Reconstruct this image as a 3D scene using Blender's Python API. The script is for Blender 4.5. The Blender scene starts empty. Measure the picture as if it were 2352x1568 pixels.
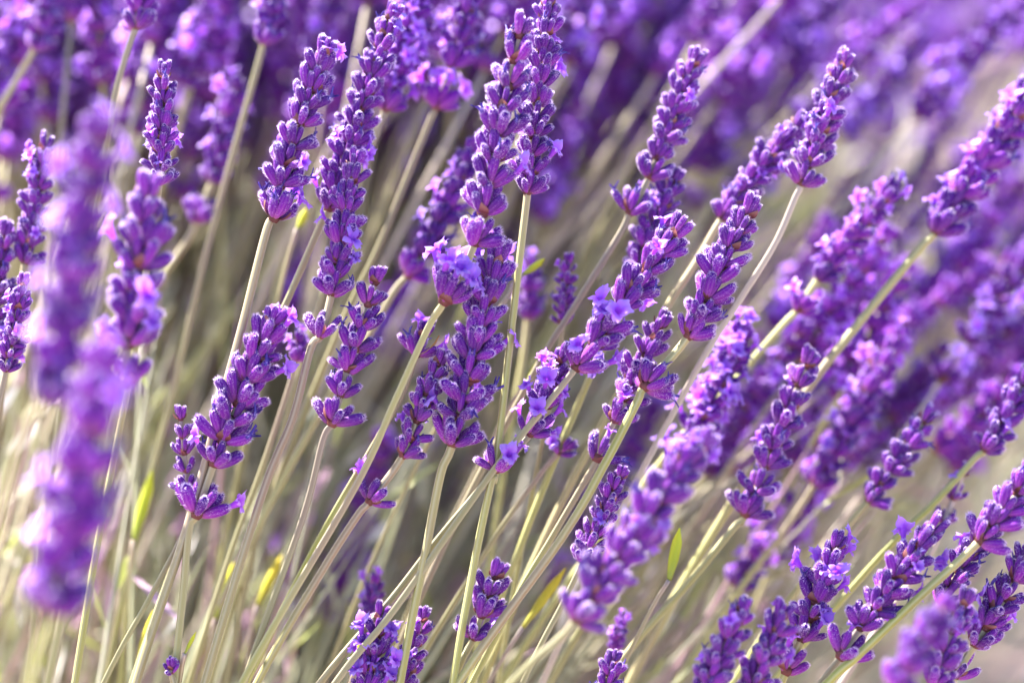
import bpy, math, random
import numpy as np
from mathutils import Vector, Matrix

random.seed(7)
RNG = np.random.default_rng(11)
SC = bpy.context.scene
COL = SC.collection

# ------------------------------------------------------------------ camera
PITCH = math.radians(22.0)
LENS, WF = 100.0, 0.28                      # mm, width of the picture at the focus distance (m)
S = WF * LENS / 36.0                        # focus distance
FOCUS = Vector((0.0, 0.0, 0.42))
FW = Vector((0.0, math.cos(PITCH), -math.sin(PITCH)))
RT = Vector((1.0, 0.0, 0.0))
UP = Vector((0.0, math.sin(PITCH), math.cos(PITCH)))
CAM = FOCUS - FW * S
cd = bpy.data.cameras.new("camera")
cam = bpy.data.objects.new("camera", cd)
COL.objects.link(cam)
cam.location = CAM
cam.rotation_euler = (math.pi / 2 - PITCH, 0, 0)
cd.lens, cd.sensor_width, cd.clip_start, cd.clip_end = LENS, 36.0, 0.02, 500.0
cd.dof.use_dof = True
cd.dof.focus_distance = S
cd.dof.aperture_fstop = 4.3
SC.camera = cam

# ------------------------------------------------------------------ sky, sun, exposure
to_sun = (RT * -0.52 + UP * 0.83 + FW * 0.24).normalized()
elev = math.asin(to_sun.z)
azim = math.atan2(to_sun.x, to_sun.y)       # clockwise from +Y
W = bpy.data.worlds.new("World")
SC.world = W
W.use_nodes = True
nt = W.node_tree
sky = nt.nodes.new("ShaderNodeTexSky")
sky.sky_type = 'NISHITA'
sky.sun_disc = False
sky.sun_elevation = elev
sky.sun_rotation = azim
bgn = nt.nodes["Background"]
nt.links.new(sky.outputs[0], bgn.inputs[0])
bgn.inputs[1].default_value = 0.10
sl = bpy.data.lights.new("sun", 'SUN')
sl.energy, sl.angle, sl.color = 5.0, math.radians(0.6), (1.0, 0.955, 0.895)
so = bpy.data.objects.new("sun", sl)
COL.objects.link(so)
so.rotation_euler = to_sun.to_track_quat('Z', 'Y').to_euler()
so.location = (-2, 2, 3)
vs = SC.view_settings
vs.view_transform, vs.look, vs.gamma, vs.exposure = 'Standard', 'None', 1.0, 2.44
vs.use_curve_mapping = False
SC.cycles.use_denoising = True
SC.cycles.max_bounces = 6
SC.cycles.transmission_bounces = 6
SC.cycles.debug_use_spatial_splits = True
SC.cycles.sample_clamp_indirect = 6.0


# ------------------------------------------------------------------ pixels (2352 x 1568 view of the photo) to points
K = WF / 2352.0


def px(x, y, d=0.0):
    """point seen at (x, y), d millimetres behind (+) or before (-) the plane in focus"""
    D = S + d * 0.001
    return CAM + FW * D + RT * ((x - 1176) * K * D / S) + UP * ((784 - y) * K * D / S)


# ------------------------------------------------------------------ materials
def mat(name):
    m = bpy.data.materials.new(name)
    m.use_nodes = True
    n = m.node_tree
    return m, n, n.nodes["Principled BSDF"], n.nodes["Material Output"]


def ramp(n, src, stops, interp='LINEAR'):
    r = n.nodes.new("ShaderNodeValToRGB")
    r.color_ramp.interpolation = interp
    e = r.color_ramp.elements
    while len(e) < len(stops):
        e.new(0.5)
    for i, (p, c) in enumerate(stops):
        e[i].position, e[i].color = p, (*c, 1)
    if src is not None:
        n.links.new(src, r.inputs[0])
    return r.outputs[0]


def attr(n, name):
    a = n.nodes.new("ShaderNodeAttribute")
    a.attribute_name = name
    return a


def mix(n, a, b, f, mode='MIX'):
    m = n.nodes.new("ShaderNodeMix")
    m.data_type, m.blend_type = 'RGBA', mode
    for v, i in ((f, 0), (a, 6), (b, 7)):
        if hasattr(v, "links") or isinstance(v, bpy.types.NodeSocket):
            n.links.new(v, m.inputs[i])
        else:
            m.inputs[i].default_value = v if i == 0 else (*v, 1)
    return m.outputs[2]


def noise(n, scale, detail=3.0, coord=None):
    t = n.nodes.new("ShaderNodeTexNoise")
    t.inputs["Scale"].default_value = scale
    t.inputs["Detail"].default_value = detail
    if coord is not None:
        n.links.new(coord, t.inputs["Vector"])
    return t.outputs["Fac"]


def mathn(n, op, a, b):
    m = n.nodes.new("ShaderNodeMath")
    m.operation = op
    for v, i in ((a, 0), (b, 1)):
        if isinstance(v, bpy.types.NodeSocket):
            n.links.new(v, m.inputs[i])
        else:
            m.inputs[i].default_value = v
    return m.outputs[0]


def hsv(n, col, h=None, s=None, v=None):
    x = n.nodes.new("ShaderNodeHueSaturation")
    n.links.new(col, x.inputs["Color"])
    for k, val in (("Hue", h), ("Saturation", s), ("Value", v)):
        if val is None:
            continue
        if isinstance(val, bpy.types.NodeSocket):
            n.links.new(val, x.inputs[k])
        else:
            x.inputs[k].default_value = val
    return x.outputs[0]


def maprange(n, v, a, b):
    m = n.nodes.new("ShaderNodeMapRange")
    n.links.new(v, m.inputs[0])
    m.inputs[3].default_value, m.inputs[4].default_value = a, b
    return m.outputs[0]


def translucent(n, p, out, col, f):
    t = n.nodes.new("ShaderNodeBsdfTranslucent")
    n.links.new(col, t.inputs[0])
    s = n.nodes.new("ShaderNodeMixShader")
    s.inputs[0].default_value = f
    n.links.new(p.outputs[0], s.inputs[1])
    n.links.new(t.outputs[0], s.inputs[2])
    n.links.new(s.outputs[0], out.inputs[0])


def rnd(n):
    return n.nodes.new("ShaderNodeObjectInfo").outputs["Random"]


def sheen(p, w, rough, tint):
    p.inputs["Sheen Weight"].default_value = w
    p.inputs["Sheen Roughness"].default_value = rough
    p.inputs["Sheen Tint"].default_value = (*tint, 1)


# calyx: t runs from the foot to the tip of a bud, r marks the paler ribs
M_BUD, n, p, out = mat("calyx")
c = ramp(n, attr(n, "t").outputs["Fac"], [(0.0, (0.32, 0.11, 0.24)), (0.2, (0.225, 0.045, 0.30)), (0.6, (0.135, 0.010, 0.275)), (1.0, (0.082, 0.005, 0.235))])
c = mix(n, c, (0.50, 0.26, 0.56), mathn(n, 'MULTIPLY', attr(n, "r").outputs["Fac"], 0.20))
tc = n.nodes.new("ShaderNodeTexCoord")
c = mix(n, c, (0.36, 0.15, 0.42), mathn(n, 'MULTIPLY', noise(n, 9.0, 4.0, tc.outputs["Object"]), 0.10))
R_ = rnd(n)
c = hsv(n, c, maprange(n, R_, 0.485, 0.515), 1.06, maprange(n, R_, 0.75, 1.25))
n.links.new(c, p.inputs["Base Color"])
p.inputs["Roughness"].default_value = 0.62
p.inputs["Specular IOR Level"].default_value = 0.2
sheen(p, 0.32, 0.18, (0.95, 0.80, 1.0))
translucent(n, p, out, hsv(n, c, 0.5, 1.05, 1.4), 0.25)

# the down on calyx and stem
M_HAIR, n, p, out = mat("down")
rgb = n.nodes.new("ShaderNodeRGB")
rgb.outputs[0].default_value = (0.82, 0.66, 0.92, 1)
n.links.new(rgb.outputs[0], p.inputs["Base Color"])
p.inputs["Roughness"].default_value = 0.5
translucent(n, p, out, rgb.outputs[0], 0.5)

M_PETAL, n, p, out = mat("corolla")
c = ramp(n, attr(n, "t").outputs["Fac"], [(0.0, (0.30, 0.02, 0.52)), (0.35, (0.41, 0.08, 0.76)), (1.0, (0.55, 0.31, 0.88))])
R_ = rnd(n)
c = hsv(n, c, maprange(n, R_, 0.48, 0.515), 1.0, maprange(n, R_, 0.85, 1.15))
n.links.new(c, p.inputs["Base Color"])
p.inputs["Roughness"].default_value = 0.45
sheen(p, 0.4, 0.4, (0.95, 0.85, 1.0))
translucent(n, p, out, hsv(n, c, 0.5, 1.0, 1.0), 0.42)

M_WITHER, n, p, out = mat("withered_corolla")
tc = n.nodes.new("ShaderNodeTexCoord")
c = ramp(n, noise(n, 6.0, 4.0, tc.outputs["Object"]), [(0.3, (0.035, 0.012, 0.20)), (0.7, (0.14, 0.07, 0.45))])
n.links.new(c, p.inputs["Base Color"])
p.inputs["Roughness"].default_value = 0.5
translucent(n, p, out, c, 0.25)

M_BRACT, n, p, out = mat("bract")
c = ramp(n, attr(n, "t").outputs["Fac"], [(0.0, (0.24, 0.10, 0.08)), (0.35, (0.17, 0.04, 0.045)), (1.0, (0.34, 0.14, 0.13))])
c = hsv(n, c, 0.5, 1.0, maprange(n, rnd(n), 0.7, 1.3))
n.links.new(c, p.inputs["Base Color"])
p.inputs["Roughness"].default_value = 0.55
translucent(n, p, out, c, 0.4)

M_OCHRE, n, p, out = mat("yellowing_bract")
c = ramp(n, attr(n, "t").outputs["Fac"], [(0.0, (0.45, 0.34, 0.12)), (1.0, (0.55, 0.30, 0.08))])
n.links.new(c, p.inputs["Base Color"])
translucent(n, p, out, c, 0.4)


def stem_material(name, dry):
    m, n, p, out = mat(name)
    tc = n.nodes.new("ShaderNodeTexCoord")
    mp = n.nodes.new("ShaderNodeMapping")
    mp.inputs["Scale"].default_value = (1, 1, 0.35)
    n.links.new(tc.outputs["Object"], mp.inputs[0])
    nz = noise(n, 26.0, 4.0, mp.outputs[0])
    if dry:
        c = ramp(n, nz, [(0.3, (0.42, 0.33, 0.25)), (0.7, (0.56, 0.47, 0.33))])
    else:
        c = ramp(n, nz, [(0.32, (0.29, 0.28, 0.075)), (0.5, (0.33, 0.30, 0.11)), (0.66, (0.29, 0.215, 0.125))])
    c = mix(n, c, (0.40, 0.25, 0.30), ramp(n, attr(n, "t").outputs["Fac"], [(0.80, (0, 0, 0)), (1.0, (0.55, 0.55, 0.55))]))
    c = mix(n, c, (0.75, 0.70, 0.50), mathn(n, 'MULTIPLY', attr(n, "r").outputs["Fac"], 0.25))
    R = rnd(n)
    c = hsv(n, c, maprange(n, R, 0.475, 0.515), maprange(n, R, 0.8, 1.1), maprange(n, R, 0.85, 1.15))
    n.links.new(c, p.inputs["Base Color"])
    p.inputs["Roughness"].default_value = 0.6
    sheen(p, 0.3, 0.3, (1.0, 0.93, 0.9))
    translucent(n, p, out, c, 0.15)
    return m


M_STEM = stem_material("stem", False)
M_DRY = stem_material("dry_stem", True)

M_LEAF, n, p, out = mat("leaf")
c = ramp(n, attr(n, "t").outputs["Fac"], [(0.0, (0.40, 0.42, 0.08)), (0.4, (0.58, 0.58, 0.04)), (1.0, (0.75, 0.68, 0.04))])
c = hsv(n, c, maprange(n, rnd(n), 0.48, 0.52), 1.0, 1.0)
n.links.new(c, p.inputs["Base Color"])
p.inputs["Roughness"].default_value = 0.5
translucent(n, p, out, c, 0.45)

# undergrowth: colour comes from a per-leaf random value k
M_UNDER, n, p, out = mat("undergrowth")
c = ramp(n, attr(n, "k").outputs["Fac"], [(0.0, (0.50, 0.47, 0.37)), (0.22, (0.53, 0.54, 0.34)), (0.42, (0.58, 0.55, 0.46)), (0.60, (0.42, 0.46, 0.13)), (0.72, (0.52, 0.38, 0.32)), (0.84, (0.46, 0.27, 0.40)), (0.91, (0.78, 0.72, 0.70)), (1.0, (0.45, 0.48, 0.30))])
n.links.new(c, p.inputs["Base Color"])
p.inputs["Roughness"].default_value = 0.6
translucent(n, p, out, c, 0.35)

M_SOIL, n, p, out = mat("soil")
tc = n.nodes.new("ShaderNodeTexCoord")
a = noise(n, 40.0, 6.0, tc.outputs["Object"])
b = noise(n, 6.0, 4.0, tc.outputs["Object"])
c = ramp(n, a, [(0.3, (0.30, 0.19, 0.17)), (0.55, (0.42, 0.29, 0.26)), (0.75, (0.50, 0.37, 0.34))])
c = mix(n, c, (0.50, 0.36, 0.30), mathn(n, 'MULTIPLY', b, 0.6))
n.links.new(c, p.inputs["Base Color"])
p.inputs["Roughness"].default_value = 0.95
bp = n.nodes.new("ShaderNodeBump")
bp.inputs["Strength"].default_value, bp.inputs["Distance"].default_value = 0.8, 0.01
n.links.new(a, bp.inputs["Height"])
n.links.new(bp.outputs[0], p.inputs["Normal"])


# ------------------------------------------------------------------ mesh builder
class MB:
    def __init__(self):
        self.v, self.f, self.m, self.t, self.r, self.k, self.n = [], [], [], [], [], [], 0

    def add(self, v, f, mi=0, t=None, r=None, k=None):
        v = np.asarray(v, float).reshape(-1, 3)
        self.v.append(v)
        z = np.zeros(len(v))
        self.t.append(z if t is None else np.broadcast_to(np.asarray(t, float), (len(v),)))
        self.r.append(z if r is None else np.broadcast_to(np.asarray(r, float), (len(v),)))
        self.k.append(z if k is None else np.broadcast_to(np.asarray(k, float), (len(v),)))
        n0 = self.n
        self.f += [[i + n0 for i in q] for q in f]
        self.m += [mi] * len(f) if isinstance(mi, int) else list(mi)
        self.n += len(v)
        return self

    def arrays(self):
        return np.concatenate(self.v), self.f, self.m, np.concatenate(self.t), np.concatenate(self.r), np.concatenate(self.k)

    def merge(self, tpl, M, k=None):
        """add a copy of another builder's arrays moved by matrix M"""
        v, f, m, t, r, kk = tpl
        A = np.array(M)
        self.add(v @ A[:3, :3].T + A[:3, 3], f, list(m), t, r, kk if k is None else k)

    def mesh(self, name, mats, smooth=True):
        v, f, m, t, r, k = self.arrays()
        me = bpy.data.meshes.new(name)
        me.from_pydata(v.tolist(), [], f)
        for mt in mats:
            me.materials.append(mt)
        me.polygons.foreach_set("material_index", m)
        me.polygons.foreach_set("use_smooth", [smooth] * len(f))
        for nm, a in (("t", t), ("r", r), ("k", k)):
            at = me.attributes.new(nm, 'FLOAT', 'POINT')
            at.data.foreach_set("value", np.ascontiguousarray(a, dtype=np.float32))
        me.update()
        return me


def link(name, me, parent=None, M=None):
    o = bpy.data.objects.new(name, me)
    COL.objects.link(o)
    if parent is not None:
        o.parent = parent
    if M is not None:
        o.matrix_local = M
    return o


MATS = [M_BUD, M_HAIR, M_PETAL, M_WITHER, M_BRACT, M_STEM, M_OCHRE]
BUD, HAIR, PETAL, WITHER, BRACT, STEM, OCHRE = range(7)


# ------------------------------------------------------------------ flower pieces, one unit = the length of a bud
def spine(bend, t):
    """centre line of a bud that starts outward and turns up (bend towards -x)"""
    return np.array((-bend * t * t, 0.0, t * (1 - 0.12 * bend * t)))


PROF = [(0.0, 0.085), (0.07, 0.13), (0.2, 0.165), (0.42, 0.195), (0.66, 0.205), (0.82, 0.192), (0.91, 0.158), (0.97, 0.105), (1.0, 0.045)]


def bud_tpl(bend=0.15, fat=1.0, seg=16, ribs=8, hairs=300, hw=0.0075, seed=0, prof=PROF, lobe=0.0):
    rg = np.random.default_rng(seed)
    b = MB()
    V, T, R = [], [], []
    for t, r in prof:
        c = spine(bend, t)
        for i in range(seg):
            a = 2 * math.pi * i / seg
            rib = 0.5 + 0.5 * math.cos(a * ribs)
            rr = r * fat * (1 + 0.09 * (rib - 0.5) * (1 if seg > 8 else 0))
            zz = lobe * 0.03 * math.cos(a * 2.5 + seed) * max(0, t - 0.8) / 0.2
            V.append((c[0] + rr * math.cos(a), c[1] + rr * math.sin(a), c[2] + zz))
            T.append(t)
            R.append(rib * (1 if 0.1 < t < 0.95 else 0))
    nr = len(prof)
    F = []
    for j in range(nr - 1):
        for i in range(seg):
            k = (i + 1) % seg
            F.append((j * seg + i, j * seg + k, (j + 1) * seg + k, (j + 1) * seg + i))
    F.append(tuple(range((nr - 1) * seg, nr * seg)))
    b.add(V, F, BUD, T, R)
    V, F = [], []
    for h in range(hairs):
        t = 0.12 + 0.86 * rg.random() ** 0.7 if h % 3 else 0.86 + 0.13 * rg.random()
        r = np.interp(t, [q[0] for q in prof], [q[1] for q in prof]) * fat * 1.0
        a = rg.random() * 2 * math.pi
        c = spine(bend, t)
        o = np.array((math.cos(a), math.sin(a), 0.0))
        s = np.array((-math.sin(a), math.cos(a), 0.0))
        base = c + o * r
        up = 0.35 + 0.8 * rg.random() + (0.9 if t > 0.93 else 0)
        tipv = base + (o + np.array((0, 0, up)) + s * rg.normal() * 0.4) * 0.050 * (0.6 + 0.8 * rg.random())
        w = hw
        i0 = len(V)
        V += [base - s * w - o * 0.01, base + s * w - o * 0.01, tipv]
        F.append((i0, i0 + 1, i0 + 2))
    if hairs:
        b.add(V, F, HAIR, 0.5)
    return b.arrays()


def patch(fn, nu, nv, flip=False):
    V, T, F = [], [], []
    for j in range(nv + 1):
        for i in range(nu + 1):
            V.append(fn(i / nu, j / nv))
            T.append(j / nv)
    for j in range(nv):
        for i in range(nu):
            a = j * (nu + 1) + i
            F.append((a, a + 1, a + nu + 2, a + nu + 1))
    return V, F, T


def corolla_tpl(seed=0, size=1.0, fine=True):
    """two-lipped lavender flower, mouth of the calyx at the origin, tube up +z, upper lip towards -x"""
    rg = np.random.default_rng(100 + seed)
    b = MB()
    L = 0.34 + 0.14 * rg.random()
    nu = 10 if fine else 6
    V, F, T = patch(lambda u, v: (0.10 * (0.8 + 0.75 * v * v) * math.cos(2 * math.pi * u) - 0.06 * v * v, 0.10 * (0.8 + 0.75 * v * v) * math.sin(2 * math.pi * u), -0.12 + (L + 0.12) * v), nu, 3)
    b.add(V, F, PETAL, np.array(T) * 0.3)
    lobes = [(math.pi - 0.45, 0.50, 0.40, 0.35), (math.pi + 0.45, 0.50, 0.40, 0.35), (0.0, 0.36, 0.32, 1.25), (1.15, 0.34, 0.30, 1.1), (-1.15, 0.34, 0.30, 1.1)]
    for a, ln, wd, flare in lobes:
        a += rg.normal() * 0.12
        ln *= size * (0.85 + 0.3 * rg.random())
        wd *= size * (0.9 + 0.3 * rg.random())
        fl = flare + rg.normal() * 0.25
        ph, cr = rg.random() * 6, 0.035 + 0.03 * rg.random()
        curl = 0.5 + 0.6 * rg.random()

        def fn(u, v):
            ang = fl + curl * v * 0.9
            rad = 0.13 + ln * (v * math.sin(ang * 0.8))
            z = L - 0.02 + ln * v * math.cos(ang * 0.8)
            ww = wd * (0.42 + 0.75 * math.sin(math.pi * min(1, 0.12 + v * 0.80))) * 0.5
            if v > 0.85:
                ww *= 0.72
            s = (u - 0.5) * 2
            rr = rad - 0.10 * wd * s * s * 1.2 + cr * math.sin(5 * s + ph + 4 * v) * v
            z2 = z + cr * math.sin(4 * v + ph + 3 * s) - 0.06 * s * s * v
            x, y = rr, s * ww
            return (x * math.cos(a) - y * math.sin(a) - 0.05, x * math.sin(a) + y * math.cos(a), z2)
        V, F, T = patch(fn, 4 if fine else 2, 4 if fine else 2)
        b.add(V, F, PETAL, 0.3 + 0.7 * np.array(T))
    return b.arrays()


def wither_tpl(seed=0, fine=True):
    rg = np.random.default_rng(300 + seed)
    b = MB()
    for q in range(3):
        a0 = rg.random() * 6.28
        ln = 0.22 + 0.22 * rg.random()
        dx, dy = rg.normal() * 0.16, rg.normal() * 0.16
        J = rg.normal(size=(4, 6)) * 0.025

        def fn(u, v):
            i, j = int(u * 5.99) % 6, int(v * 3)
            r = (0.075 - 0.045 * v) + J[j, i]
            return (dx * v * v + 0.05 * math.cos(a0) + r * math.cos(6.2832 * u), dy * v * v + 0.05 * math.sin(a0) + r * math.sin(6.2832 * u), -0.08 + ln * v)
        V, F, T = patch(fn, 6, 3)
        b.add(V, F, WITHER, T)
    return b.arrays()


def bract_tpl(seed=0, mi=BRACT, ln=0.75, wd=0.5, out=0.55):
    rg = np.random.default_rng(500 + seed)
    b = MB()
    tw = rg.normal() * 0.15

    def fn(u, v):
        s = (u - 0.5) * 2
        w = wd * 0.5 * (math.sin(math.pi * (0.18 + 0.82 * v)) ** 0.8 if v < 0.999 else 0.02)
        x = 0.17 + ln * out * math.sin(v * 1.35) - 0.12 * s * s * wd
        return (x, s * w + tw * v * v, -0.02 + ln * (0.15 * v + 0.70 * v * v * (1 - out * 0.5)))
    V, F, T = patch(fn, 4, 5)
    b.add(V, F, mi, T)
    return b.arrays()


def node_tpl(seed=0, bracts=True):
    """the knob of the stem that carries a whorl, with its pair of brown papery bracts"""
    b = MB()
    V, F, T = [], [], []
    pr = [(-0.16, 0.15), (-0.05, 0.21), (0.06, 0.22), (0.18, 0.14)]
    for z, r in pr:
        for i in range(8):
            a = math.pi * i / 4
            V.append((r * math.cos(a), r * math.sin(a), z))
    for j in range(3):
        for i in range(8):
            k = (i + 1) % 8
            F.append((j * 8 + i, j * 8 + k, (j + 1) * 8 + k, (j + 1) * 8 + i))
    F += [tuple(range(24, 32)), tuple(range(7, -1, -1))]
    b.add(V, F, BRACT, 0.25)
    if bracts:
        for q in range(2):
            b.merge(bract_tpl(seed * 2 + q, ln=0.50 + 0.10 * ((seed + q) % 3)), Matrix.Rotation(math.pi * q + 0.3 * seed, 4, 'Z'))
    return b.arrays()


def one(tpl, name, mats=MATS):
    b = MB()
    b.merge(tpl, Matrix.Identity(4))
    return b.mesh(name, mats)


BENDS = [0.0, 0.07, 0.14, 0.24, 0.10]
BUD_T = [bud_tpl(bd, f, seed=i, lobe=lb) for i, (bd, f, lb) in enumerate(zip(BENDS, (0.90, 0.97, 0.84, 0.92, 0.78), (0, 1, 1, 0, 1)))]
LOPROF = [(0.0, 0.09), (0.25, 0.175), (0.65, 0.205), (0.9, 0.165), (1.0, 0.06)]
BUD_L = [bud_tpl(bd, 1.06, seg=6, hairs=60, hw=0.016, seed=20 + i, prof=LOPROF) for i, bd in enumerate(BENDS)]
COR_T = [corolla_tpl(i, 0.85 + 0.14 * (i % 3)) for i in range(5)]
COR_L = [corolla_tpl(20 + i, 1.05, fine=False) for i in range(4)]
WIT_T = [wither_tpl(i) for i in range(3)]
NODE_T = [node_tpl(i) for i in range(4)]
BUD_ME = [one(t, "bud") for t in BUD_T]
COR_ME = [one(t, "corolla") for t in COR_T]
WIT_ME = [one(t, "withered_corolla") for t in WIT_T]
NODE_ME = [one(t, "whorl") for t in NODE_T]
RUST_ME = one(bract_tpl(5, BRACT, ln=1.7, wd=0.9, out=0.6), "bract")
OCH_ME = one(bract_tpl(77, OCHRE, ln=1.5, wd=0.36, out=0.42), "bract")


def bud_frame(bend, t=0.96):
    c = spine(bend, t)
    dz = spine(bend, t + 0.02) - spine(bend, t - 0.02)
    return Matrix.Translation(Vector(c)) @ Matrix.Rotation(math.atan2(dz[0], dz[2]), 4, 'Y')


TIPS = [bud_frame(b) for b in BENDS]


def bud_places(n, polar, rg, spread=1.0, inner=True):
    """local matrices of the buds of one whorl: two opposite fans of buds, the outer ones lower and wider"""
    out = []
    for i in range(n):
        phi = 2 * math.pi * (i + 0.5) / n + rg.normal() * 0.16
        inn = inner and i % 3 == 2
        th = polar * (0.45 if inn else 1.0) * (1 + rg.normal() * 0.2)
        sc = (0.74 + 0.34 * rg.random()) * (0.9 if inn else 1.0)
        z = (0.16 if inn else 0.0) + rg.normal() * 0.05
        var = (0 if th < 0.35 else int(rg.integers(0, 5)))
        M = Matrix.Rotation(phi, 4, 'Z') @ Matrix.Translation((0.15 * spread, 0, z)) @ Matrix.Rotation(th, 4, 'Y') @ Matrix.Rotation(rg.normal() * 0.15, 4, 'Z') @ Matrix.Scale(sc, 4)
        out.append((M, var))
    return out


def whorl_lo(seed, n, polar, op, wi):
    rg = np.random.default_rng(900 + seed)
    b = MB()
    b.merge(node_tpl(seed % 4), Matrix.Identity(4))
    for M, var in bud_places(n, polar, rg):
        b.merge(BUD_L[var], M)
        q = rg.random()
        if q < op:
            b.merge(COR_L[int(rg.integers(0, 4))], M @ TIPS[var] @ Matrix.Rotation(rg.normal() * 0.5, 4, 'Z'))
        elif q < op + wi:
            b.merge(WIT_T[int(rg.integers(0, 3))], M @ TIPS[var])
    return b


WL = {}
for kind, (nn, pol) in {"wide": (11, 0.95), "mid": (10, 0.78), "top": (6, 0.36)}.items():
    for oi, op in enumerate((0.07, 0.38, 0.0)):
        for s in range(2):
            WL[kind, oi, s] = whorl_lo(s * 7 + oi * 3 + nn, nn, pol, op, 0.1).mesh("whorl", MATS)


# ------------------------------------------------------------------ stems
def catmull(P, n=8):
    P = [np.array(p) for p in P]
    P = [2 * P[0] - P[1]] + P + [2 * P[-1] - P[-2]]
    out = []
    for i in range(1, len(P) - 2):
        a, b, c, d = P[i - 1:i + 3]
        for k in range(n):
            t = k / n
            out.append(0.5 * (2 * b + (c - a) * t + (2 * a - 5 * b + 4 * c - d) * t * t + (3 * b - a - 3 * c + d) * t ** 3))
    out.append(P[-2])
    return np.array(out)


SECT = [(math.pi * i / 6, (1.0 if i % 3 == 0 else 0.80), (1.0 if i % 3 == 0 else 0.0)) for i in range(12)]


def tube(b, pts, rad, mi=0, sect=SECT, twist=0.0, k=None, tt=None):
    """square, grooved lavender stem swept along pts"""
    pts = np.asarray(pts)
    n, m = len(pts), len(sect)
    tan = np.gradient(pts, axis=0)
    tan /= np.linalg.norm(tan, axis=1)[:, None]
    ref = np.array((0.9, 0.3, 0.1))
    V, T, R, F = [], [], [], []
    for i in range(n):
        x = ref - tan[i] * ref.dot(tan[i])
        x /= np.linalg.norm(x)
        y = np.cross(tan[i], x)
        r = rad[i] if hasattr(rad, "__len__") else rad
        for a, q, rr in sect:
            a = a + twist
            V.append(pts[i] + (x * math.cos(a) + y * math.sin(a)) * r * q)
            T.append(i / (n - 1) if tt is None else tt[i])
            R.append(rr)
    for j in range(n - 1):
        for i in range(m):
            kx = (i + 1) % m
            F.append((j * m + i, j * m + kx, (j + 1) * m + kx, (j + 1) * m + i))
    F += [tuple(range((n - 1) * m, n * m)), tuple(range(m - 1, -1, -1))]
    b.add(V, F, mi, T, R, k)


def to_ground(P):
    """carry a stem on from its last two points down to the soil, slowly turning upright"""
    P = [Vector(p) for p in P]
    d = (P[-1] - P[-2]).normalized()
    p = P[-1].copy()
    out = []
    for _ in range(60):
        d = (d * 0.90 + Vector((0, 0.02, -1)) * 0.10).normalized()
        p = p + d * 0.03
        out.append(p.copy())
        if p.z < 0.004:
            break
    return out


GREEN_SECT = SECT
CATEGORY = "lavender"


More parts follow.
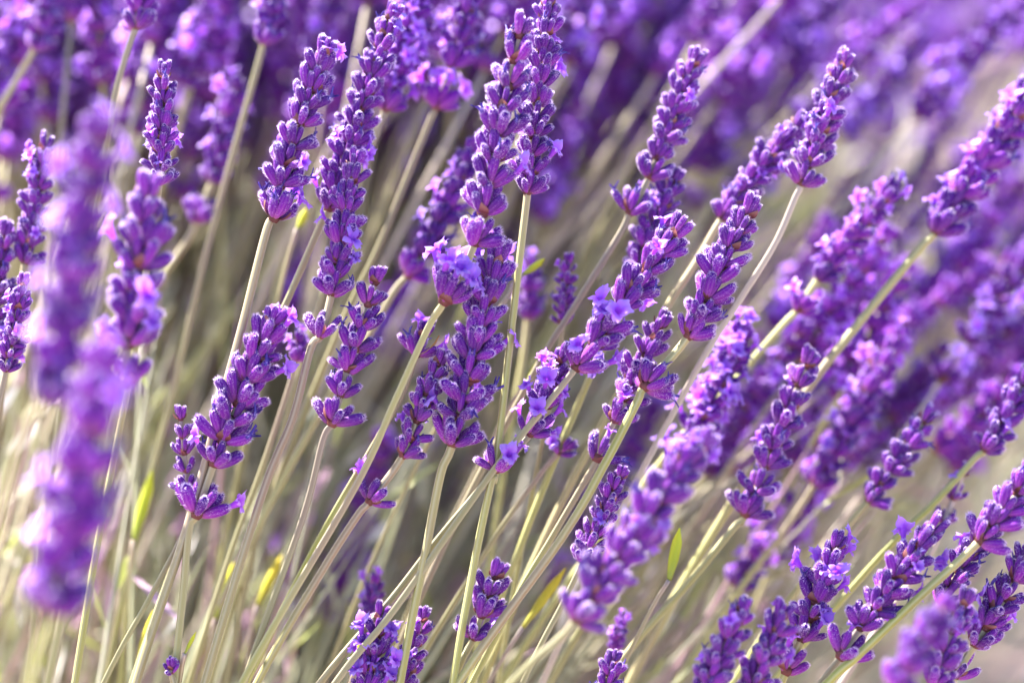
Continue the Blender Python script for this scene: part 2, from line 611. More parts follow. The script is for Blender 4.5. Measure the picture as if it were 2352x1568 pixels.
def stalk(label, tip, base, stem, d=0.0, dt=None, ds=None, w=110, gaps=(), op=0.10, wi=0.10, lod=0, seed=None, group=None, bow=0.0, nb=11, dry=False, sp=0.72, ochre=(), foot=None):
    """one flowering lavender stalk: tip and base of the flower spike and points of the stem in photo pixels; d, dt, ds depth (mm) of base, tip, stem foot"""
    seed = stalk.i if seed is None else seed
    stalk.i += 1
    rg = np.random.default_rng(4000 + seed)
    dt = d if dt is None else dt
    ds = d if ds is None else ds
    low = [*[(g[0], g[1]) for g in gaps], *stem]
    Pt, Pb = px(*tip, dt), px(*base, d)
    mid = (Pt + Pb) / 2 + RT * (bow * K) + FW * rg.normal() * 0.0008
    ctl = [Pt, mid, Pb]
    for i, q in enumerate(low):
        ctl.append(px(*q, d + (ds - d) * (i + 1) / len(low)))
    ctl += to_ground(ctl[-2:])[1::2] or to_ground(ctl[-2:])
    cur = catmull(ctl, 8)[::-1]                       # from the ground up
    root = bpy.data.objects.new("lavender_stalk", None)
    COL.objects.link(root)
    root.empty_display_size = 0.01
    org = Vector(cur[0])
    root.location = org
    root["label"], root["category"] = label, CATEGORY
    root["group"] = group or "lavender stalks"
    loc = cur - np.array(org)
    seg = np.linalg.norm(np.diff(cur, axis=0), axis=1)
    arc = np.concatenate([[0], np.cumsum(seg)])
    ntot = len(cur) - 1
    i_b = ntot - 16                                   # spike base
    L = arc[-1] - arc[i_b]
    bl = 0.0068 * (w / 110.0) * (S + d * 0.001) / S   # bud length
    # stem
    b = MB()
    sr = 0.00112 * (w / 110.0) ** 0.5 * (S + d * 0.001) / S
    endi = ntot - 1 if L > 0.02 else ntot
    n_end = int(np.searchsorted(arc, arc[-1] - 0.9 * bl))
    ps = loc[:n_end + 1]
    ar = arc[:n_end + 1]
    rad = sr * np.interp(ar, [arc[0], arc[i_b], arc[-1]], [1.25, 1.0, 0.62])
    tube(b, ps, rad, 0, twist=rg.random() * 1.5, tt=np.interp(ar, [0, arc[i_b], arc[-1]], [0, 0.86, 1.0]))
    link("stem", b.mesh("stem", [M_DRY if dry else M_STEM]), root)

    def at(s):
        i = min(max(int(np.searchsorted(arc, s)), 1), ntot)
        f = (s - arc[i - 1]) / max(1e-9, arc[i] - arc[i - 1])
        p = loc[i - 1] * (1 - f) + loc[i] * f
        lo, hi = max(0, i - 3), min(ntot, i + 2)
        tg = Vector(loc[hi] - loc[lo]).normalized()
        x = Vector((1, 0, 0)) - tg * tg.x
        x.normalize()
        y = tg.cross(x)
        M = Matrix(((x.x, y.x, tg.x, p[0]), (x.y, y.y, tg.y, p[1]), (x.z, y.z, tg.z, p[2]), (0, 0, 0, 1)))
        return M

    if op < 0.45:
        op *= 0.42
    spots = []
    top = arc[-1] - 0.80 * bl
    n_w = max(2, int(round((top - arc[i_b]) / (sp * bl))) + 1)
    for i in range(n_w):
        u = i / (n_w - 1)
        s = arc[i_b] + (top - arc[i_b]) * (u ** 0.94)
        spots.append((s + (rg.normal() * 0.06 * bl if 0 < i < n_w - 1 else 0), u, foot if foot is not None and i < 3 else op, nb))
    for gi, g in enumerate(gaps):
        idx = ntot - 16 - 8 * (gi + 1)
        spots.append((arc[idx], -1.0, g[3] if len(g) > 3 else op, g[2] if len(g) > 2 else 7))
    for wi_, (s, u, opn, nn) in enumerate(spots):
        if nn == 0:
            continue
        turn = (math.pi / 2) * (wi_ % 2) + rg.normal() * 0.2
        size = bl * (1.14 if u < 0 else 1.03 - 0.20 * max(0, u) ** 3) * (0.96 + 0.08 * rg.random())
        M = at(s) @ Matrix.Rotation(turn, 4, 'Z') @ Matrix.Scale(size, 4)
        if lod:
            kind = "wide" if u < 0.6 else ("mid" if u < 0.9 else "top")
            link("whorl", WL[kind, 2 if opn < 0.012 else int(opn > 0.14), int(rg.integers(0, 2))], root, M)
            continue
        wo = link("whorl", NODE_ME[int(rg.integers(0, 4))], root, M)
        polar = 0.88 if u < 0 else (0.94 - 0.42 * u ** 3)
        count = nn if u < 0.8 else max(4, nn - 3)
        if u == 1.0:
            polar, count = 0.30, 5
        for B, var in bud_places(count, polar, rg):
            link("bud", BUD_ME[var], wo, B)
            q = rg.random()
            if q < opn and u < 0.97:
                link("corolla", COR_ME[int(rg.integers(0, 5))], wo, B @ TIPS[var] @ Matrix.Rotation(rg.normal() * 0.5, 4, 'Z'))
            elif q < opn + wi and u < 0.95:
                link("withered_corolla", WIT_ME[int(rg.integers(0, 3))], wo, B @ TIPS[var])
        if wi_ in ochre or (u < 0 and "g" in ochre):
            link("bract", OCH_ME, wo, Matrix.Rotation(-turn - 0.4, 4, 'Z'))
    return root


stalk.i = 0

# ------------------------------------------------------------------ the ground
b = MB()
G = 60.0
xs = sorted(set([-G, -20, -6, -2.5] + [round(-1.5 + 0.05 * i, 3) for i in range(61)] + [2.5, 6, 20, G]))
ys = sorted(set([-G, -20, -6, -2] + [round(-0.6 + 0.05 * i, 3) for i in range(73)] + [4, 8, 20, G]))
V = []
rgg = np.random.default_rng(3)
for y in ys:
    for x in xs:
        V.append((x, y, rgg.normal() * 0.006 if abs(x) < 1.5 and -0.6 < y < 3 else -0.01))
nx = len(xs)
F = [(j * nx + i, j * nx + i + 1, (j + 1) * nx + i + 1, (j + 1) * nx + i) for j in range(len(ys) - 1) for i in range(nx - 1)]
b.add(V, F)
g = link("ground", b.mesh("ground", [M_SOIL]))
g["kind"] = "structure"
g["label"] = "pale pinkish dry soil under the lavender plants"
g["category"] = "ground"

# ------------------------------------------------------------------ the stalks one can tell apart (photo pixels of the 2352 wide view)
A = stalk
# upper and middle of the picture
A("sharp slender spike with lone lower whorl on bare olive stem, beside the long double spike", (757, 84), (645, 425), [(612, 530), (556, 750), (512, 910), (430, 1210), (312, 1568)], w=112, gaps=[(630, 500, 9, 0.22)], op=0.10, wi=0.12)
A("long purple spike rising behind the shorter spike that has a small cup whorl below", (908, 8), (755, 478), [(738, 512), (655, 700), (560, 900), (470, 1110)], d=14, w=100, op=0.12)
A("sharp purple spike with a separate small cup whorl hanging below it on the stem", (820, 346), (762, 672), [(714, 800), (672, 960), (604, 1130), (470, 1568)], w=100, gaps=[(737, 768, 7, 0.0)], op=0.14)
A("hazy spike with pale open flowers leaning just behind the long purple spike tip", (965, -70), (885, 250), [(850, 350), (790, 520)], d=50, w=100, op=0.45, lod=1)
A("tall spike on a long straight bare stem, ochre bract at its sparse lowest whorl", (1262, -25), (1212, 440), [(1130, 1100), (1090, 1290), (1040, 1568)], d=4, ds=-2, w=100, gaps=[(1186, 660, 0, 0.0), (1138, 1078, 6, 0.25)], op=0.14, ochre=("g",), seed=204)
A("broad tall spike with bright white flowers on the lone whorl beneath it", (1205, 30), (1092, 556), [(985, 750), (905, 925), (815, 1120), (555, 1568)], d=-8, dt=-12, ds=0, w=128, gaps=[(1022, 690, 9, 0.9)], op=0.12, sp=0.9)
A("stout sharp spike between the tall bare stem and thick slanting stem", (1150, 556), (1040, 1015), [(1012, 1090), (975, 1280), (918, 1568)], d=0, w=130, op=0.20, wi=0.08)
A("narrow spike tucked behind the stout spike, one two-flowered whorl lower on stem", (1022, 800), (926, 1045), [(822, 1182), (740, 1310), (590, 1568)], d=3, w=96, gaps=[(850, 1150, 6, 0.35)], op=0.16, wi=0.14, nb=9)
A("small whorl with yellow bract peeping from behind a thick slanting stem", (985, 735), (957, 812), [(925, 900), (880, 985), (700, 1300)], d=8, w=100, op=0.1, wi=0.3, nb=7, ochre=(0,), seed=3)
A("drooping bloom-laden whorls with pale lilac petals below the slanting spike", (1300, 792), (1218, 995), [(1112, 1112), (1000, 1245), (895, 1380), (735, 1568)], d=5, w=104, op=0.55, nb=10, sp=1.15)
A("sharp strongly leaning spike with white open flowers near its foot", (1574, 502), (1325, 842), [(1245, 942), (1130, 1085), (905, 1400), (770, 1568)], d=0, w=122, foot=0.34, op=0.15, wi=0.12, sp=0.86, nb=11)
A("sharp leaning spike whose lone lower whorl opens like a fan of buds", (1736, 452), (1582, 770), [(1462, 925), (1392, 1060), (1290, 1235), (1052, 1568)], d=2, ds=-2, w=118, gaps=[(1482, 886, 11, 0.02)], op=0.14)
A("shaded spike between the leaning spikes with a tiny open whorl below", (1534, 712), (1412, 965), [(1352, 1090), (1270, 1230), (1160, 1420)], d=8, w=100, gaps=[(1372, 1052, 5, 0.1)], op=0.20, nb=9)
A("thin blurred spike standing alone above the white-flowered leaning spike", (1306, 580), (1292, 745), [(1280, 850), (1250, 990)], d=34, w=62, op=0.12, nb=8)
A("dim blurred spike behind the tall bare stem, half hidden", (1225, 590), (1212, 730), [(1200, 830), (1170, 1000)], d=75, w=70, op=0.1, lod=1)
A("soft spike with pale flowering whorl jutting beside its base", (1606, 112), (1492, 405), [(1422, 540), (1322, 700), (1230, 850)], d=26, w=98, gaps=[(1448, 486, 9, 0.5)], op=0.14)
A("dark soft spike crowded below the pale flowering whorl", (1556, 385), (1455, 640), [(1420, 730), (1340, 900)], d=30, w=92, op=0.12)
A("upright leaning spike on a thin dark brown kinked stem", (1946, 116), (1842, 420), [(1826, 455), (1780, 560), (1700, 688), (1600, 850)], d=22, w=104, op=0.22, dry=True)
A("long diagonal spike passing behind the spike with the brown kinked stem", (1850, 262), (1660, 500), [(1600, 600), (1500, 760)], d=34, w=90, op=0.22)
A("blurred diagonal spike with a separate little whorl at its foot", (2062, 415), (1880, 640), [(1800, 745), (1690, 870), (1560, 1010)], d=52, w=84, gaps=[(1832, 712, 7, 0.05)], op=0.15, lod=1)
A("large soft spike far out on a long thick pale leaning stem", (2425, 130), (2150, 530), [(2112, 572), (1970, 745), (1830, 930)], d=46, w=118, op=0.18, lod=1)
A("soft spike with chunky dark whorls ending in a dry brown stem", (1868, 800), (1712, 1180), [(1685, 1212), (1580, 1340), (1440, 1500)], d=26, w=106, op=0.12, sp=1.02)
rusty = A("blurred violet spike with rusty withered petal beside the chunky spike", (2078, 752), (1872, 1110), [(1800, 1220), (1680, 1380)], d=72, w=96, op=0.22, lod=1)
wh = [c for c in rusty.children if c.name.startswith("whorl")]
link("bract", RUST_ME, wh[int(len(wh) * 0.7)], Matrix.Rotation(0.3, 4, 'Z'))
A("blurred short spike with thin tip above the budded cluster of spikes", (2142, 938), (1996, 1148), [(1975, 1172), (1880, 1290), (1740, 1480)], d=38, w=90, op=0.22)
A("soft dark spike above a bent brown stem, beyond the sparse thin sprig", (2410, 800), (2262, 1032), [(2240, 1052), (2140, 1160), (2000, 1300)], d=34, w=92, op=0.2)
A("sparse thin sprig of few buds beside a bent brown stem", (2222, 1062), (2168, 1200), [(2120, 1300), (2030, 1420)], d=36, w=72, op=0.05, nb=6, sp=1.5, dry=True)
# upper, at the other side
A("sharp upright spike with flat topped crown of four buds, partly hidden at base", (378, 143), (366, 420), [(350, 520), (310, 800), (262, 1050), (210, 1330)], d=2, w=86, op=0.18, seed=31)
A("soft thick spike with dark gaps just before the flat topped upright spike", (345, 395), (296, 790), [(255, 1000), (190, 1240), (110, 1568)], d=-48, w=146, gaps=[(286, 880, 4, 0.0)], op=0.16, sp=0.74)
A("soft spike dotted with lilac flowers, thin upright top", (109, 308), (58, 600), [(30, 760), (0, 930)], d=30, w=84, op=0.3)
A("small sharp spike peeping out between two blurred spikes", (56, 628), (14, 850), [(-20, 1000), (-60, 1200)], d=4, w=74, op=0.25)
A("soft spike with pale topped buds beside the small sharp peeping spike", (14, 505), (-22, 800), [(-50, 950), (-90, 1150)], d=26, w=90, op=0.25)
A("very blurred purple spike with slim hazy tip and pink stem", (226, 268), (112, 915), [(66, 965), (0, 1180), (-60, 1360)], d=-128, w=150, op=0.04, sp=0.86, lod=1)
A("very blurred heavy purple spike hanging low before the pale grass", (238, 800), (124, 1398), [(104, 1460), (72, 1568)], d=-138, w=178, op=0.04, sp=0.82, lod=1)
A("soft cup of buds on a long curved pale stem above the slim blurred tip", (345, -150), (312, 62), [(300, 95), (262, 230), (232, 420), (190, 640)], d=36, w=92, op=0.05)
A("blurred spike on a slanting pale stem amid the densest purple haze", (138, -70), (80, 110), [(0, 248), (-60, 360)], d=90, w=86, op=0.1, lod=1)
A("blurred spike with pale petals and one detached whorl below", (548, 175), (488, 415), [(435, 545), (368, 645), (280, 800)], d=88, w=88, gaps=[(450, 505, 8, 0.0)], op=0.3, lod=1)
A("blurred whorl atop a very long thin grey stem crossing the hazy purple", (640, -70), (606, 98), [(570, 230), (476, 570), (400, 890), (330, 1160)], d=66, w=86, op=0.25, lod=1)
A("blurred spike with detached pink blossoming whorl on pale stem", (1092, -80), (1038, 150), [(985, 285), (930, 420), (868, 572), (770, 780)], d=56, w=100, gaps=[(1002, 245, 9, 0.6)], op=0.16, lod=1)
A("soft spike slanting behind the broad tall spike towards a round whorl", (1098, 320), (972, 585), [(905, 670), (850, 765), (740, 940)], d=52, w=92, gaps=[(938, 632, 9, 0.0)], op=0.1, lod=1)
# middle and lower
A("sharp robust spike with violet petals and a cup whorl low on reddish stem", (640, 696), (492, 1062), [(434, 1215), (420, 1370), (400, 1568)], d=0, w=134, gaps=[(452, 1178, 9, 0.05)], op=0.14, wi=0.14, nb=11)
A("thin short spike rising close beside the robust spike with the cup whorl", (412, 932), (432, 1125), [(424, 1215), (345, 1370), (238, 1568)], d=4, w=72, op=0.03, wi=0.02, nb=7, sp=1.0)
A("sharp upright spike in loose clusters above tan grass, flared lowest whorl", (874, 606), (782, 905), [(742, 1010), (695, 1190), (568, 1545)], d=2, w=108, gaps=[(764, 970, 8, 0.0)], op=0.04, nb=10, sp=0.92)
A("tiny blurred whorl beside a pair of crossing bare stems", (692, 762), (680, 828), [(660, 900), (600, 1080), (520, 1300)], d=36, w=64, op=0.05, nb=7, lod=1)
A("short compact plump spike low among bare stems", (1152, 1284), (1088, 1462), [(1072, 1495), (1040, 1568)], d=2, w=104, op=0.14, wi=0.03, nb=9, sp=0.8)
A("low spike with white flowers at its foot among bare tan stems", (882, 1378), (842, 1590), [(820, 1700)], d=4, w=104, op=0.15, foot=0.6)
A("narrow low spike half hidden behind a bare brown stem", (978, 1392), (930, 1575), [(905, 1680)], d=6, w=78, op=0.16, nb=8)
A("pale blurred spike tip behind the low white-flowered spike", (866, 1318), (842, 1420), [(820, 1500), (780, 1640)], d=45, w=60, op=0.1, nb=7, lod=1)
A("deeply shaded narrow spike hidden by the big blurred spike", (1436, 1066), (1338, 1290), [(1290, 1390), (1200, 1568)], d=3, w=82, op=0.02, nb=9)
A("big blurred flowering spike sprawling diagonally over bare stems", (1628, 985), (1325, 1420), [(1275, 1475), (1175, 1568)], d=-58, dt=-50, w=140, op=0.26, sp=0.72, nb=12)
A("blurred upper spike with glowing petals behind the sprawling blurred one", (1716, 740), (1560, 1080), [(1500, 1180), (1400, 1330)], d=46, dt=40, w=108, op=0.42, lod=1)
A("small dark budded tip low beneath the big sprawling blurred spike", (1412, 1490), (1386, 1610), [(1370, 1700)], d=4, w=84, op=0.0)
A("tiny blurred spike tip just above the small dark budded tip", (1432, 1408), (1408, 1490), [(1390, 1560), (1360, 1660)], d=42, w=48, op=0.05, nb=7, lod=1)
A("sharp leaning spike with round lilac flower and bare pale foot", (1934, 1218), (1842, 1465), [(1785, 1590), (1750, 1660)], d=0, w=108, gaps=[(1806, 1540, 7, 0.2)], op=0.32, wi=0.02, nb=9)
A("plump spike with tightly packed buds and violet petals, lone whorl at foot", (2164, 1186), (1976, 1440), [(1880, 1575), (1840, 1640)], d=-10, w=112, gaps=[(1932, 1506, 7, 0.1)], op=0.24)
A("flowering spike whose thick pale stem crosses in front of other spikes", (2420, 1030), (2252, 1240), [(2110, 1372), (1970, 1505), (1880, 1590)], d=-14, w=120, op=0.2)
A("dense spike half covered by a thick pale slanting stem", (2282, 1180), (2162, 1380), [(2110, 1470), (2040, 1580)], d=0, w=100, op=0.12, wi=0.2)
A("sharp spike over bare pink soil with sparse flowering whorl below", (2396, 1232), (2240, 1478), [(2180, 1590), (2140, 1660)], d=0, w=106, gaps=[(2196, 1548, 6, 0.2)], op=0.08, nb=9)
A("soft hazy purple lump of flowers low before the pale slanting stem", (2182, 1368), (2052, 1580), [(2010, 1650)], d=-85, w=112, op=0.02, lod=1)
A("soft plump spike beside the hazy lump, buds stacked in pairs", (2228, 1350), (2142, 1570), [(2110, 1650)], d=-22, w=100, op=0.1)
A("blurred low spike next to the one with round lilac flower", (1808, 1380), (1716, 1610), [(1690, 1700)], d=-24, w=104, op=0.25)
A("blurred low spike with pale slanting stems behind it, no round flower", (1716, 1366), (1612, 1600), [(1580, 1690)], d=-28, w=100, op=0.25)
A("faint blurred spike floating behind slanting pale stems", (1766, 1240), (1690, 1345), [(1640, 1420), (1560, 1560)], d=80, w=80, op=0.3, lod=1)

# two tiny sprigs on their own
A("tiny sprig of few buds with a pale leaf at the reddish stem", (396, 1508), (393, 1545), [(404, 1590), (400, 1640)], d=-2, w=62, op=0.0, wi=0.0, nb=5, sp=2.0)
A("small dark sprig with a yellow leaf, hanging between blurred stems", (1318, 1010), (1284, 1040), [(1240, 1090), (1120, 1260)], d=30, w=70, op=0.1, wi=0.2, nb=7, lod=0)


# ------------------------------------------------------------------ narrow young leaves on their shoots
def leaf_shoot(label, tip, base, foot, d, wd, green=1.0):
    Pt, Pb = px(*tip, d), px(*base, d)
    ctl = [Pb, px(*foot, d + 4)]
    ctl += to_ground(ctl)[1::2]
    cur = catmull(ctl, 6)[::-1]
    root = bpy.data.objects.new("leaf_shoot", None)
    COL.objects.link(root)
    root.empty_display_size = 0.01
    root.location = Vector(cur[0])
    root["label"], root["category"], root["group"] = label, "leaf", "young lavender leaves"
    loc = cur - cur[0]
    bb = MB()
    tube(bb, loc, 0.0007)
    link("stem", bb.mesh("stem", [M_STEM]), root)
    ax = Pt - Pb
    L = ax.length
    z = ax.normalized()
    x = (RT * 0.95 + FW * -0.3)
    x = (x - z * x.dot(z)).normalized()
    y = z.cross(x)
    ww = wd * K * 1.05

    def fn(u, v):
        s = (u - 0.5) * 2
        r = ww * 0.5 * min(0.45 + 1.4 * v, 1.0, 0.12 + 3.2 * (1 - v))
        q = Vector(loc[-1]) + z * (L * v) + x * (s * r) + y * (abs(s) ** 1.5 * r * 0.7 + 0.16 * L * v * v)
        return (q.x, q.y, q.z)
    Vv, Ff, Tt = patch(fn, 6, 12)
    bb = MB()
    bb.add(Vv, Ff, 0, Tt)
    lf = link("leaf", bb.mesh("leaf", [M_LEAF]), root)
    sm = lf.modifiers.new("thickness", 'SOLIDIFY')
    sm.thickness = 0.0003
    return root


leaf_shoot("bright yellow blunt leaf standing alone behind the blurred sprawling spike", (1556, 1212), (1536, 1332), (1480, 1430), 10, 24)
leaf_shoot("soft green blurred leaf beside the very blurred heavy spike", (338, 1078), (306, 1240), (290, 1400), 60, 30)
leaf_shoot("blurred green leaf beneath the cup whorl with reddish stem", (528, 1290), (492, 1420), (470, 1560), 55, 26)
leaf_shoot("blurred green leaf between two tan stems under the thick slanting one", (640, 1272), (590, 1390), (560, 1540), 62, 24)
leaf_shoot("pale yellow blurred leaf touching the tall straight bare stem", (1248, 590), (1200, 630), (1120, 760), 30, 18)
leaf_shoot("yellow green blurred leaf behind the pale bloom-laden whorls", (1248, 815), (1205, 880), (1130, 1010), 36, 20)
leaf_shoot("small yellow leaf below the lone whorl of the slender spike", (700, 478), (682, 525), (650, 640), 52, 22)
leaf_shoot("bright lime leaf low beside the low white-flowered spike", (832, 1430), (812, 1545), (790, 1640), 16, 14)
leaf_shoot("lime leaf low behind crossing tan stems near the tiny sprig", (342, 1400), (310, 1540), (300, 1640), 26, 18)
leaf_shoot("tiny pale leaf beside the tiny sprig of few buds", (446, 1450), (424, 1500), (410, 1580), -2, 9)
leaf_shoot("soft olive leaf rising beside the shaded narrow spike", (1292, 1300), (1200, 1440), (1110, 1590), 28, 22)


# ------------------------------------------------------------------ the blurred lavender behind: each stalk its own object, heads and stems shared
def head_lo(seed, op, lite=False):
    rg = np.random.default_rng(7000 + seed)
    b = MB()
    n_w = int(rg.integers(9, 13))
    z, bow = 0.0, rg.normal() * 0.02
    for i in range(n_w):
        u = i / (n_w - 1)
        if i == 1 and rg.random() < 0.5:
            z += 1.3
        pol = 0.92 - 0.42 * u ** 2.5
        nn = 9 if u < 0.8 else 6
        if i == n_w - 1:
            pol, nn = 0.25, 5
        sub = MB()
        if not lite:
            sub.merge(node_tpl(i % 4), Matrix.Identity(4))
        for M, var in bud_places(nn, pol, rg):
            sub.merge(BUD_Z[var] if lite else BUD_X[var], M)
            if rg.random() < op and u < 0.97:
                sub.merge(COR_L[int(rg.integers(0, 4))], M @ TIPS[var] @ Matrix.Rotation(rg.normal() * 0.5, 4, 'Z'))
        b.merge(sub.arrays(), Matrix.Translation((bow * z * z, 0, z)) @ Matrix.Rotation(i * 1.6, 4, 'Z') @ Matrix.Scale(1 - 0.15 * u, 4))
        z += 0.78
    axis = np.array([(bow * q * q, 0, q) for q in np.linspace(-0.3, z - 0.7, 8)])
    tube(b, axis, 0.13, STEM, sect=[(math.pi * i / 3, 1, 0) for i in range(6)])
    return b


BUD_X = [bud_tpl(bd, 1.08, seg=6, hairs=24, hw=0.02, seed=40 + i, prof=[(0.0, 0.09), (0.35, 0.19), (0.8, 0.19), (1.0, 0.07)]) for i, bd in enumerate(BENDS)]
BUD_Z = [bud_tpl(bd, 1.15, seg=4, hairs=5, hw=0.035, seed=70 + i, prof=[(0.0, 0.09), (0.55, 0.20), (1.0, 0.08)]) for i, bd in enumerate(BENDS)]
HEADS = [head_lo(i, op) for i, op in enumerate((0.05, 0.1, 0.15, 0.3, 0.45, 0.2, 0.1, 0.35))]
HEAD_ME = [h.mesh("flower_head", MATS) for h in HEADS]
STEM_ME = []
for s in range(6):
    rg = np.random.default_rng(60 + s)
    bx, by = rg.normal() * 0.05, rg.normal() * 0.05
    zz = np.linspace(0, -1, 14)
    bb = MB()
    tube(bb, np.stack([bx * zz * zz, by * zz * zz, zz], 1) * 0.62, np.linspace(0.00082, 0.0012, 14), 0, sect=[(math.pi * i / 3, 1, i % 2) for i in range(6)], tt=np.linspace(0.86, 0, 14))
    STEM_ME.append(bb.mesh("stem", [M_STEM if s < 4 else M_DRY]))
BL = 0.0064


def lean_frame(P, ang, back, rg, size):
    """upright frame at P, leaning by ang (radians) to the side in the picture and by back away from it"""
    z = (UP * math.cos(ang) + RT * math.sin(ang) + FW * back).normalized()
    x = (RT - z * RT.dot(z)).normalized()
    y = z.cross(x)
    M = Matrix(((x.x, y.x, z.x, P.x), (x.y, y.y, z.y, P.y), (x.z, y.z, z.z, P.z), (0, 0, 0, 1)))
    return M @ Matrix.Rotation(rg.random() * 6.28, 4, 'Z') @ Matrix.Scale(size, 4)


def pick(rg, rows):
    """rows: weight, x0, x1, y0, y1, d0, d1"""
    w = np.array([r[0] for r in rows], float)
    r = rows[int(rg.choice(len(rows), p=w / w.sum()))]
    return r, rg.uniform(r[1], r[2]), rg.uniform(r[3], r[4]), rg.uniform(r[5], r[6])


ZONES = [
    # weight, x, y of the foot of the flower head, depth (mm)
    (38, -60, 740, -20, 300, 110, 230),
    (34, -40, 800, 230, 470, 150, 300),
    (26, 700, 1350, -40, 240, 110, 280),
    (14, 560, 1300, 240, 440, 190, 360),
    (20, 1150, 1750, 150, 620, 130, 340),
    (30, 1300, 2420, -40, 300, 150, 450),
    (20, 1450, 2420, 300, 720, 110, 330),
    (19, 1700, 2420, 650, 1080, 90, 260),
    (12, 1560, 2360, 1000, 1330, 90, 220),
    (8, 300, 1400, 420, 1000, 200, 420),
    (5, 0, 1300, 1050, 1560, 150, 300),
]
MARKS = [(110, 450, "soft spike dotted with lilac flowers"), (225, 280, "very blurred spike with slim tip"), (375, 260, "flat topped upright spike"), (320, 600, "soft thick spike with dark gaps"),
         (310, 40, "budded whorl on the curved pale stem"), (80, 60, "blurred spike on slanting pale stem"), (520, 300, "blurred spike with detached whorl"), (600, 60, "whorl atop the thin grey stem"),
         (700, 280, "slender spike with bare olive stem"), (840, 230, "long purple spike"), (790, 520, "spike with the small cup whorl"), (1050, 60, "blurred spike with pink blossoming whorl"),
         (1235, 150, "tall spike on straight bare stem"), (1140, 330, "broad tall spike"), (960, 560, "soft spike with round whorl"), (1550, 250, "soft spike with pale flowering whorl"),
         (1500, 500, "dark soft spike"), (1900, 270, "spike with brown kinked stem"), (1760, 380, "long diagonal spike"), (1970, 530, "blurred diagonal spike"), (2280, 340, "large soft spike on thick pale stem"),
         (1790, 980, "spike with chunky dark whorls"), (1980, 920, "violet spike with rusty petal"), (2070, 1040, "short spike with thin tip"), (2330, 920, "soft dark spike above bent stem"),
         (2190, 1130, "sparse thin sprig"), (1890, 1340, "leaning spike with round lilac flower"), (2070, 1310, "plump tightly packed spike"), (1450, 680, "strongly leaning spike"), (1650, 620, "spike with fan of buds"),
         (560, 880, "robust spike with cup whorl"), (820, 750, "loose upright spike above tan grass"), (1100, 800, "stout sharp spike"), (1120, 1380, "compact plump spike"), (1640, 900, "glowing blurred spike"),
         (200, 1080, "very blurred heavy spike"), (860, 1480, "low white-flowered spike"), (1305, 650, "thin blurred spike standing alone"), (2300, 1360, "spike over bare pink soil")]
LOOKS = ["budded", "few-flowered", "purple", "flowering", "pale-flowered", "violet", "slim", "blooming"]
rg = np.random.default_rng(2024)
N_BG = 224
for i in range(N_BG):
    r, x, y, d = pick(rg, ZONES)
    deg = np.interp(x, [0, 600, 1176, 1800, 2352], [7, 14, 24, 35, 43]) + rg.normal() * 8
    ang = math.radians(deg)
    size = BL * (0.85 + 0.35 * rg.random())
    P = px(x, y, d)
    M = lean_frame(P, ang, rg.normal() * 0.18 - 0.12, rg, 1.0)
    hv = int(rg.integers(0, 8))
    if x > 1300 and y < 500 and rg.random() < 0.5:
        hv = 4
    hx, hy = x + 90 * math.sin(ang), y - 90 * math.cos(ang)
    near = min(MARKS, key=lambda q: (q[0] - hx) ** 2 + (q[1] - hy) ** 2)[2]
    blur = "softly blurred" if d < 140 else ("blurred" if d < 220 else ("hazy" if d < 300 else "faint"))
    lean = "upright" if deg < 14 else ("slanting" if deg < 32 else "strongly leaning")
    root = bpy.data.objects.new("lavender_stalk", None)
    COL.objects.link(root)
    root.empty_display_size = 0.01
    down = M.to_3x3() @ Vector((0, 0, -1))
    L = min(0.62, max(0.1, P.z / max(0.25, -down.z)))
    base = Matrix.Translation(P + down * L)
    root.matrix_local = base
    root["label"], root["category"], root["group"] = f"{blur} {lean} {LOOKS[hv]} stalk behind the {near}", CATEGORY, "lavender stalks out of focus"
    rel = base.inverted() @ M
    link("flower_head", HEAD_ME[hv], root, rel @ Matrix.Scale(size, 4))
    link("stem", STEM_ME[int(rg.integers(0, 6))].copy(), root, rel @ Matrix.Scale(L / 0.62, 4, Vector((0, 0, 1))))

# ------------------------------------------------------------------ the lavender that nobody could count: far rows beyond
b = MB()
LITE = [head_lo(60 + i, op, True).arrays() for i, op in enumerate((0.03, 0.06, 0.10, 0.16, 0.22))]
rg = np.random.default_rng(99)
for i in range(745):
    if i < 250:
        x, y, d = rg.uniform(-200, 950), rg.uniform(-60, 450), rg.uniform(230, 400)
    elif i < 320:
        x, y, d = rg.uniform(850, 1500), rg.uniform(-100, 200), rg.uniform(240, 480)
    elif i < 420:
        x, y, d = rg.uniform(700, 1750), rg.uniform(100, 470), rg.uniform(240, 480)
    elif i < 720:
        x, y, d = rg.uniform(1150, 2600), rg.uniform(-60, 480), rg.uniform(480, 1250)
    else:
        x, y, d = rg.uniform(1500, 2600), rg.uniform(300, 820), rg.uniform(260, 520)
    P = px(x, y, d)
    if P.z < 0.1:
        continue
    ang = math.radians(np.interp(x, [0, 600, 1176, 1800, 2352], [7, 14, 24, 35, 43]) + rg.normal() * 10)
    M = lean_frame(P, ang, rg.normal() * 0.2 - 0.1, rg, 1.0)
    b.merge(LITE[i % 5 if i < 420 else 2 + i % 3], M @ Matrix.Scale(BL * 1.05, 4))
    dn = M.to_3x3() @ Vector((0, 0, -1))
    L = P.z / max(0.3, -dn.z)
    ps = np.array([P + dn * (L * q) for q in np.linspace(0, 1, 14)])
    tube(b, ps, 0.001, STEM, sect=[(2.0944 * i_, 1, 0) for i_ in range(3)])
far = link("distant_lavender", b.mesh("distant_lavender", MATS))
far["kind"], far["label"], far["category"] = "stuff", "hazy mass of lavender flowers far behind the sharp spikes", "lavender"

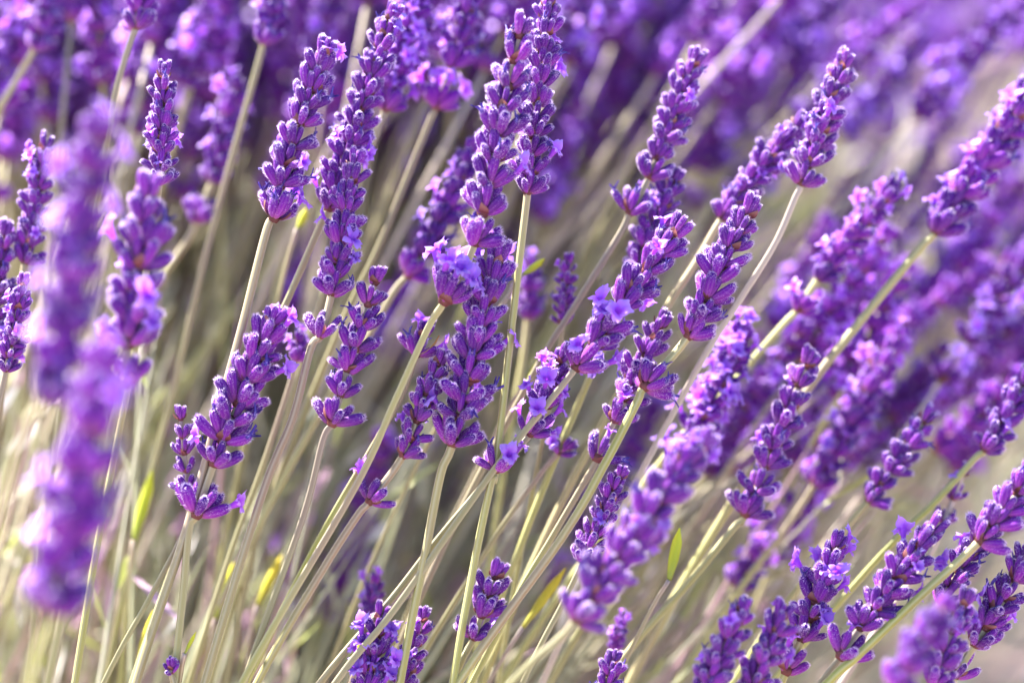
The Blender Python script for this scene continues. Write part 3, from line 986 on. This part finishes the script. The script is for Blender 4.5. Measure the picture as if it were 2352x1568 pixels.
# ------------------------------------------------------------------ undergrowth: bare stems and narrow grey-green leaves low in the plant
b = MB()
rg = np.random.default_rng(5)


def in_bed(x, y):
    return x < 0.20 + 0.16 * (y - 0.1) + 0.03 * math.sin(9 * y)


n_leaf = 0
while n_leaf < 15000:
    x, y = rg.uniform(-0.75, 0.75), rg.uniform(0.02, 1.5)
    if not in_bed(x, y) and rg.random() > 0.04:
        continue
    z = 0.02 + (0.32 if 0.12 < y < 0.55 else 0.2) * rg.random() ** 1.1
    a = math.radians(np.interp(x, [-0.3, 0.3], [0, 34]) + rg.normal() * 28)
    dirv = np.array((math.sin(a), rg.normal() * 0.35, math.cos(a)))
    dirv /= np.linalg.norm(dirv)
    sd = np.cross(dirv, rg.normal(size=3))
    sd /= np.linalg.norm(sd)
    L, w = rg.uniform(0.02, 0.055), rg.uniform(0.0010, 0.0024)
    p0 = np.array((x, y, z))
    p1 = p0 + dirv * L * 0.55 + sd * 0.002
    p2 = p0 + dirv * L + rg.normal(size=3) * 0.004
    b.add([p0 - sd * w * 0.5, p0 + sd * w * 0.5, p1 - sd * w, p1 + sd * w, p2 - sd * w * 0.3, p2 + sd * w * 0.3], [(0, 1, 3, 2), (2, 3, 5, 4)], 0, 0.5, 0, rg.random())
    n_leaf += 1
ns = 0
while ns < 1300:
    x, y = rg.uniform(-0.75, 0.6), rg.uniform(0.04, 1.3)
    if not in_bed(x, y):
        continue
    a = math.radians(np.interp(x, [-0.3, 0.25], [4, 40]) + rg.normal() * 10)
    dirv = np.array((math.sin(a), rg.normal() * 0.2 + 0.1, math.cos(a)))
    L = rg.uniform(0.18, 0.40)
    p0 = np.array((x - 0.1, y, 0.0))
    ps = np.array([p0 + dirv * L * q for q in np.linspace(0, 1, 10)])
    tube(b, ps, 0.0009, 0, sect=[(2.0944 * i_, 1, 0) for i_ in range(3)], k=rg.choice([0.1, 0.2, 0.25, 0.35, 0.42, 0.74]))
    ns += 1
for q in range(520):                                # bare stems and flowerless shoots close behind the sharp stalks
    x, y, d = rg.uniform(-150, 2100), rg.uniform(650, 1450), rg.uniform(70, 240)
    if q >= 300:                                     # more of them deeper in the plant, under the hazy flowers
        x, y, d = rg.uniform(250, 2300), rg.uniform(330, 800), rg.uniform(170, 380)
    elif x > 1200 and y < 900:
        continue
    P = px(x, y, d)
    ang = math.radians(np.interp(x, [0, 600, 1176, 1800, 2352], [9, 18, 28, 38, 45]) + rg.normal() * 7)
    M = lean_frame(P, ang, rg.normal() * 0.15 - 0.12, rg, 1.0)
    dn = M.to_3x3() @ Vector((0, 0, -1))
    L = P.z / max(0.3, -dn.z)
    kk = float(rg.choice([0.05, 0.12, 0.2, 0.25, 0.28, 0.74, 0.78]))
    ps = np.array([P + dn * (L * t) for t in np.linspace(0, 1, 14)])
    tube(b, ps, rg.uniform(0.0006, 0.0011) * np.interp(np.linspace(0, 1, 14), [0, 0.12, 0.5], [0.12, 0.7, 1.0]), 0, sect=[(math.pi * i_ / 2, 1, 0) for i_ in range(4)], k=kk)
    for w_ in range(int(rg.integers(0, 5))):         # a few dry leaves or spent calyces up the shoot
        p0 = np.array(P + dn * (L * rg.uniform(0, 0.35)))
        dv = -np.array(dn) + rg.normal(size=3) * 0.45
        dv /= np.linalg.norm(dv)
        sd = np.cross(dv, rg.normal(size=3))
        sd /= np.linalg.norm(sd)
        ln, ww = rg.uniform(0.008, 0.028), rg.uniform(0.0009, 0.0018)
        b.add([p0 - sd * ww * 0.5, p0 + sd * ww * 0.5, p0 + dv * ln * 0.6 - sd * ww, p0 + dv * ln * 0.6 + sd * ww, p0 + dv * ln - sd * ww * 0.3, p0 + dv * ln + sd * ww * 0.3], [(0, 1, 3, 2), (2, 3, 5, 4)], 0, 0.5, 0, float(rg.choice([0.2, 0.6, 0.62, 0.84, 0.85, 0.92])))
u = link("undergrowth", b.mesh("undergrowth", [M_UNDER]))
u["kind"], u["label"], u["category"] = "stuff", "tangle of tan stems and narrow grey green leaves low in the plants", "undergrowth"
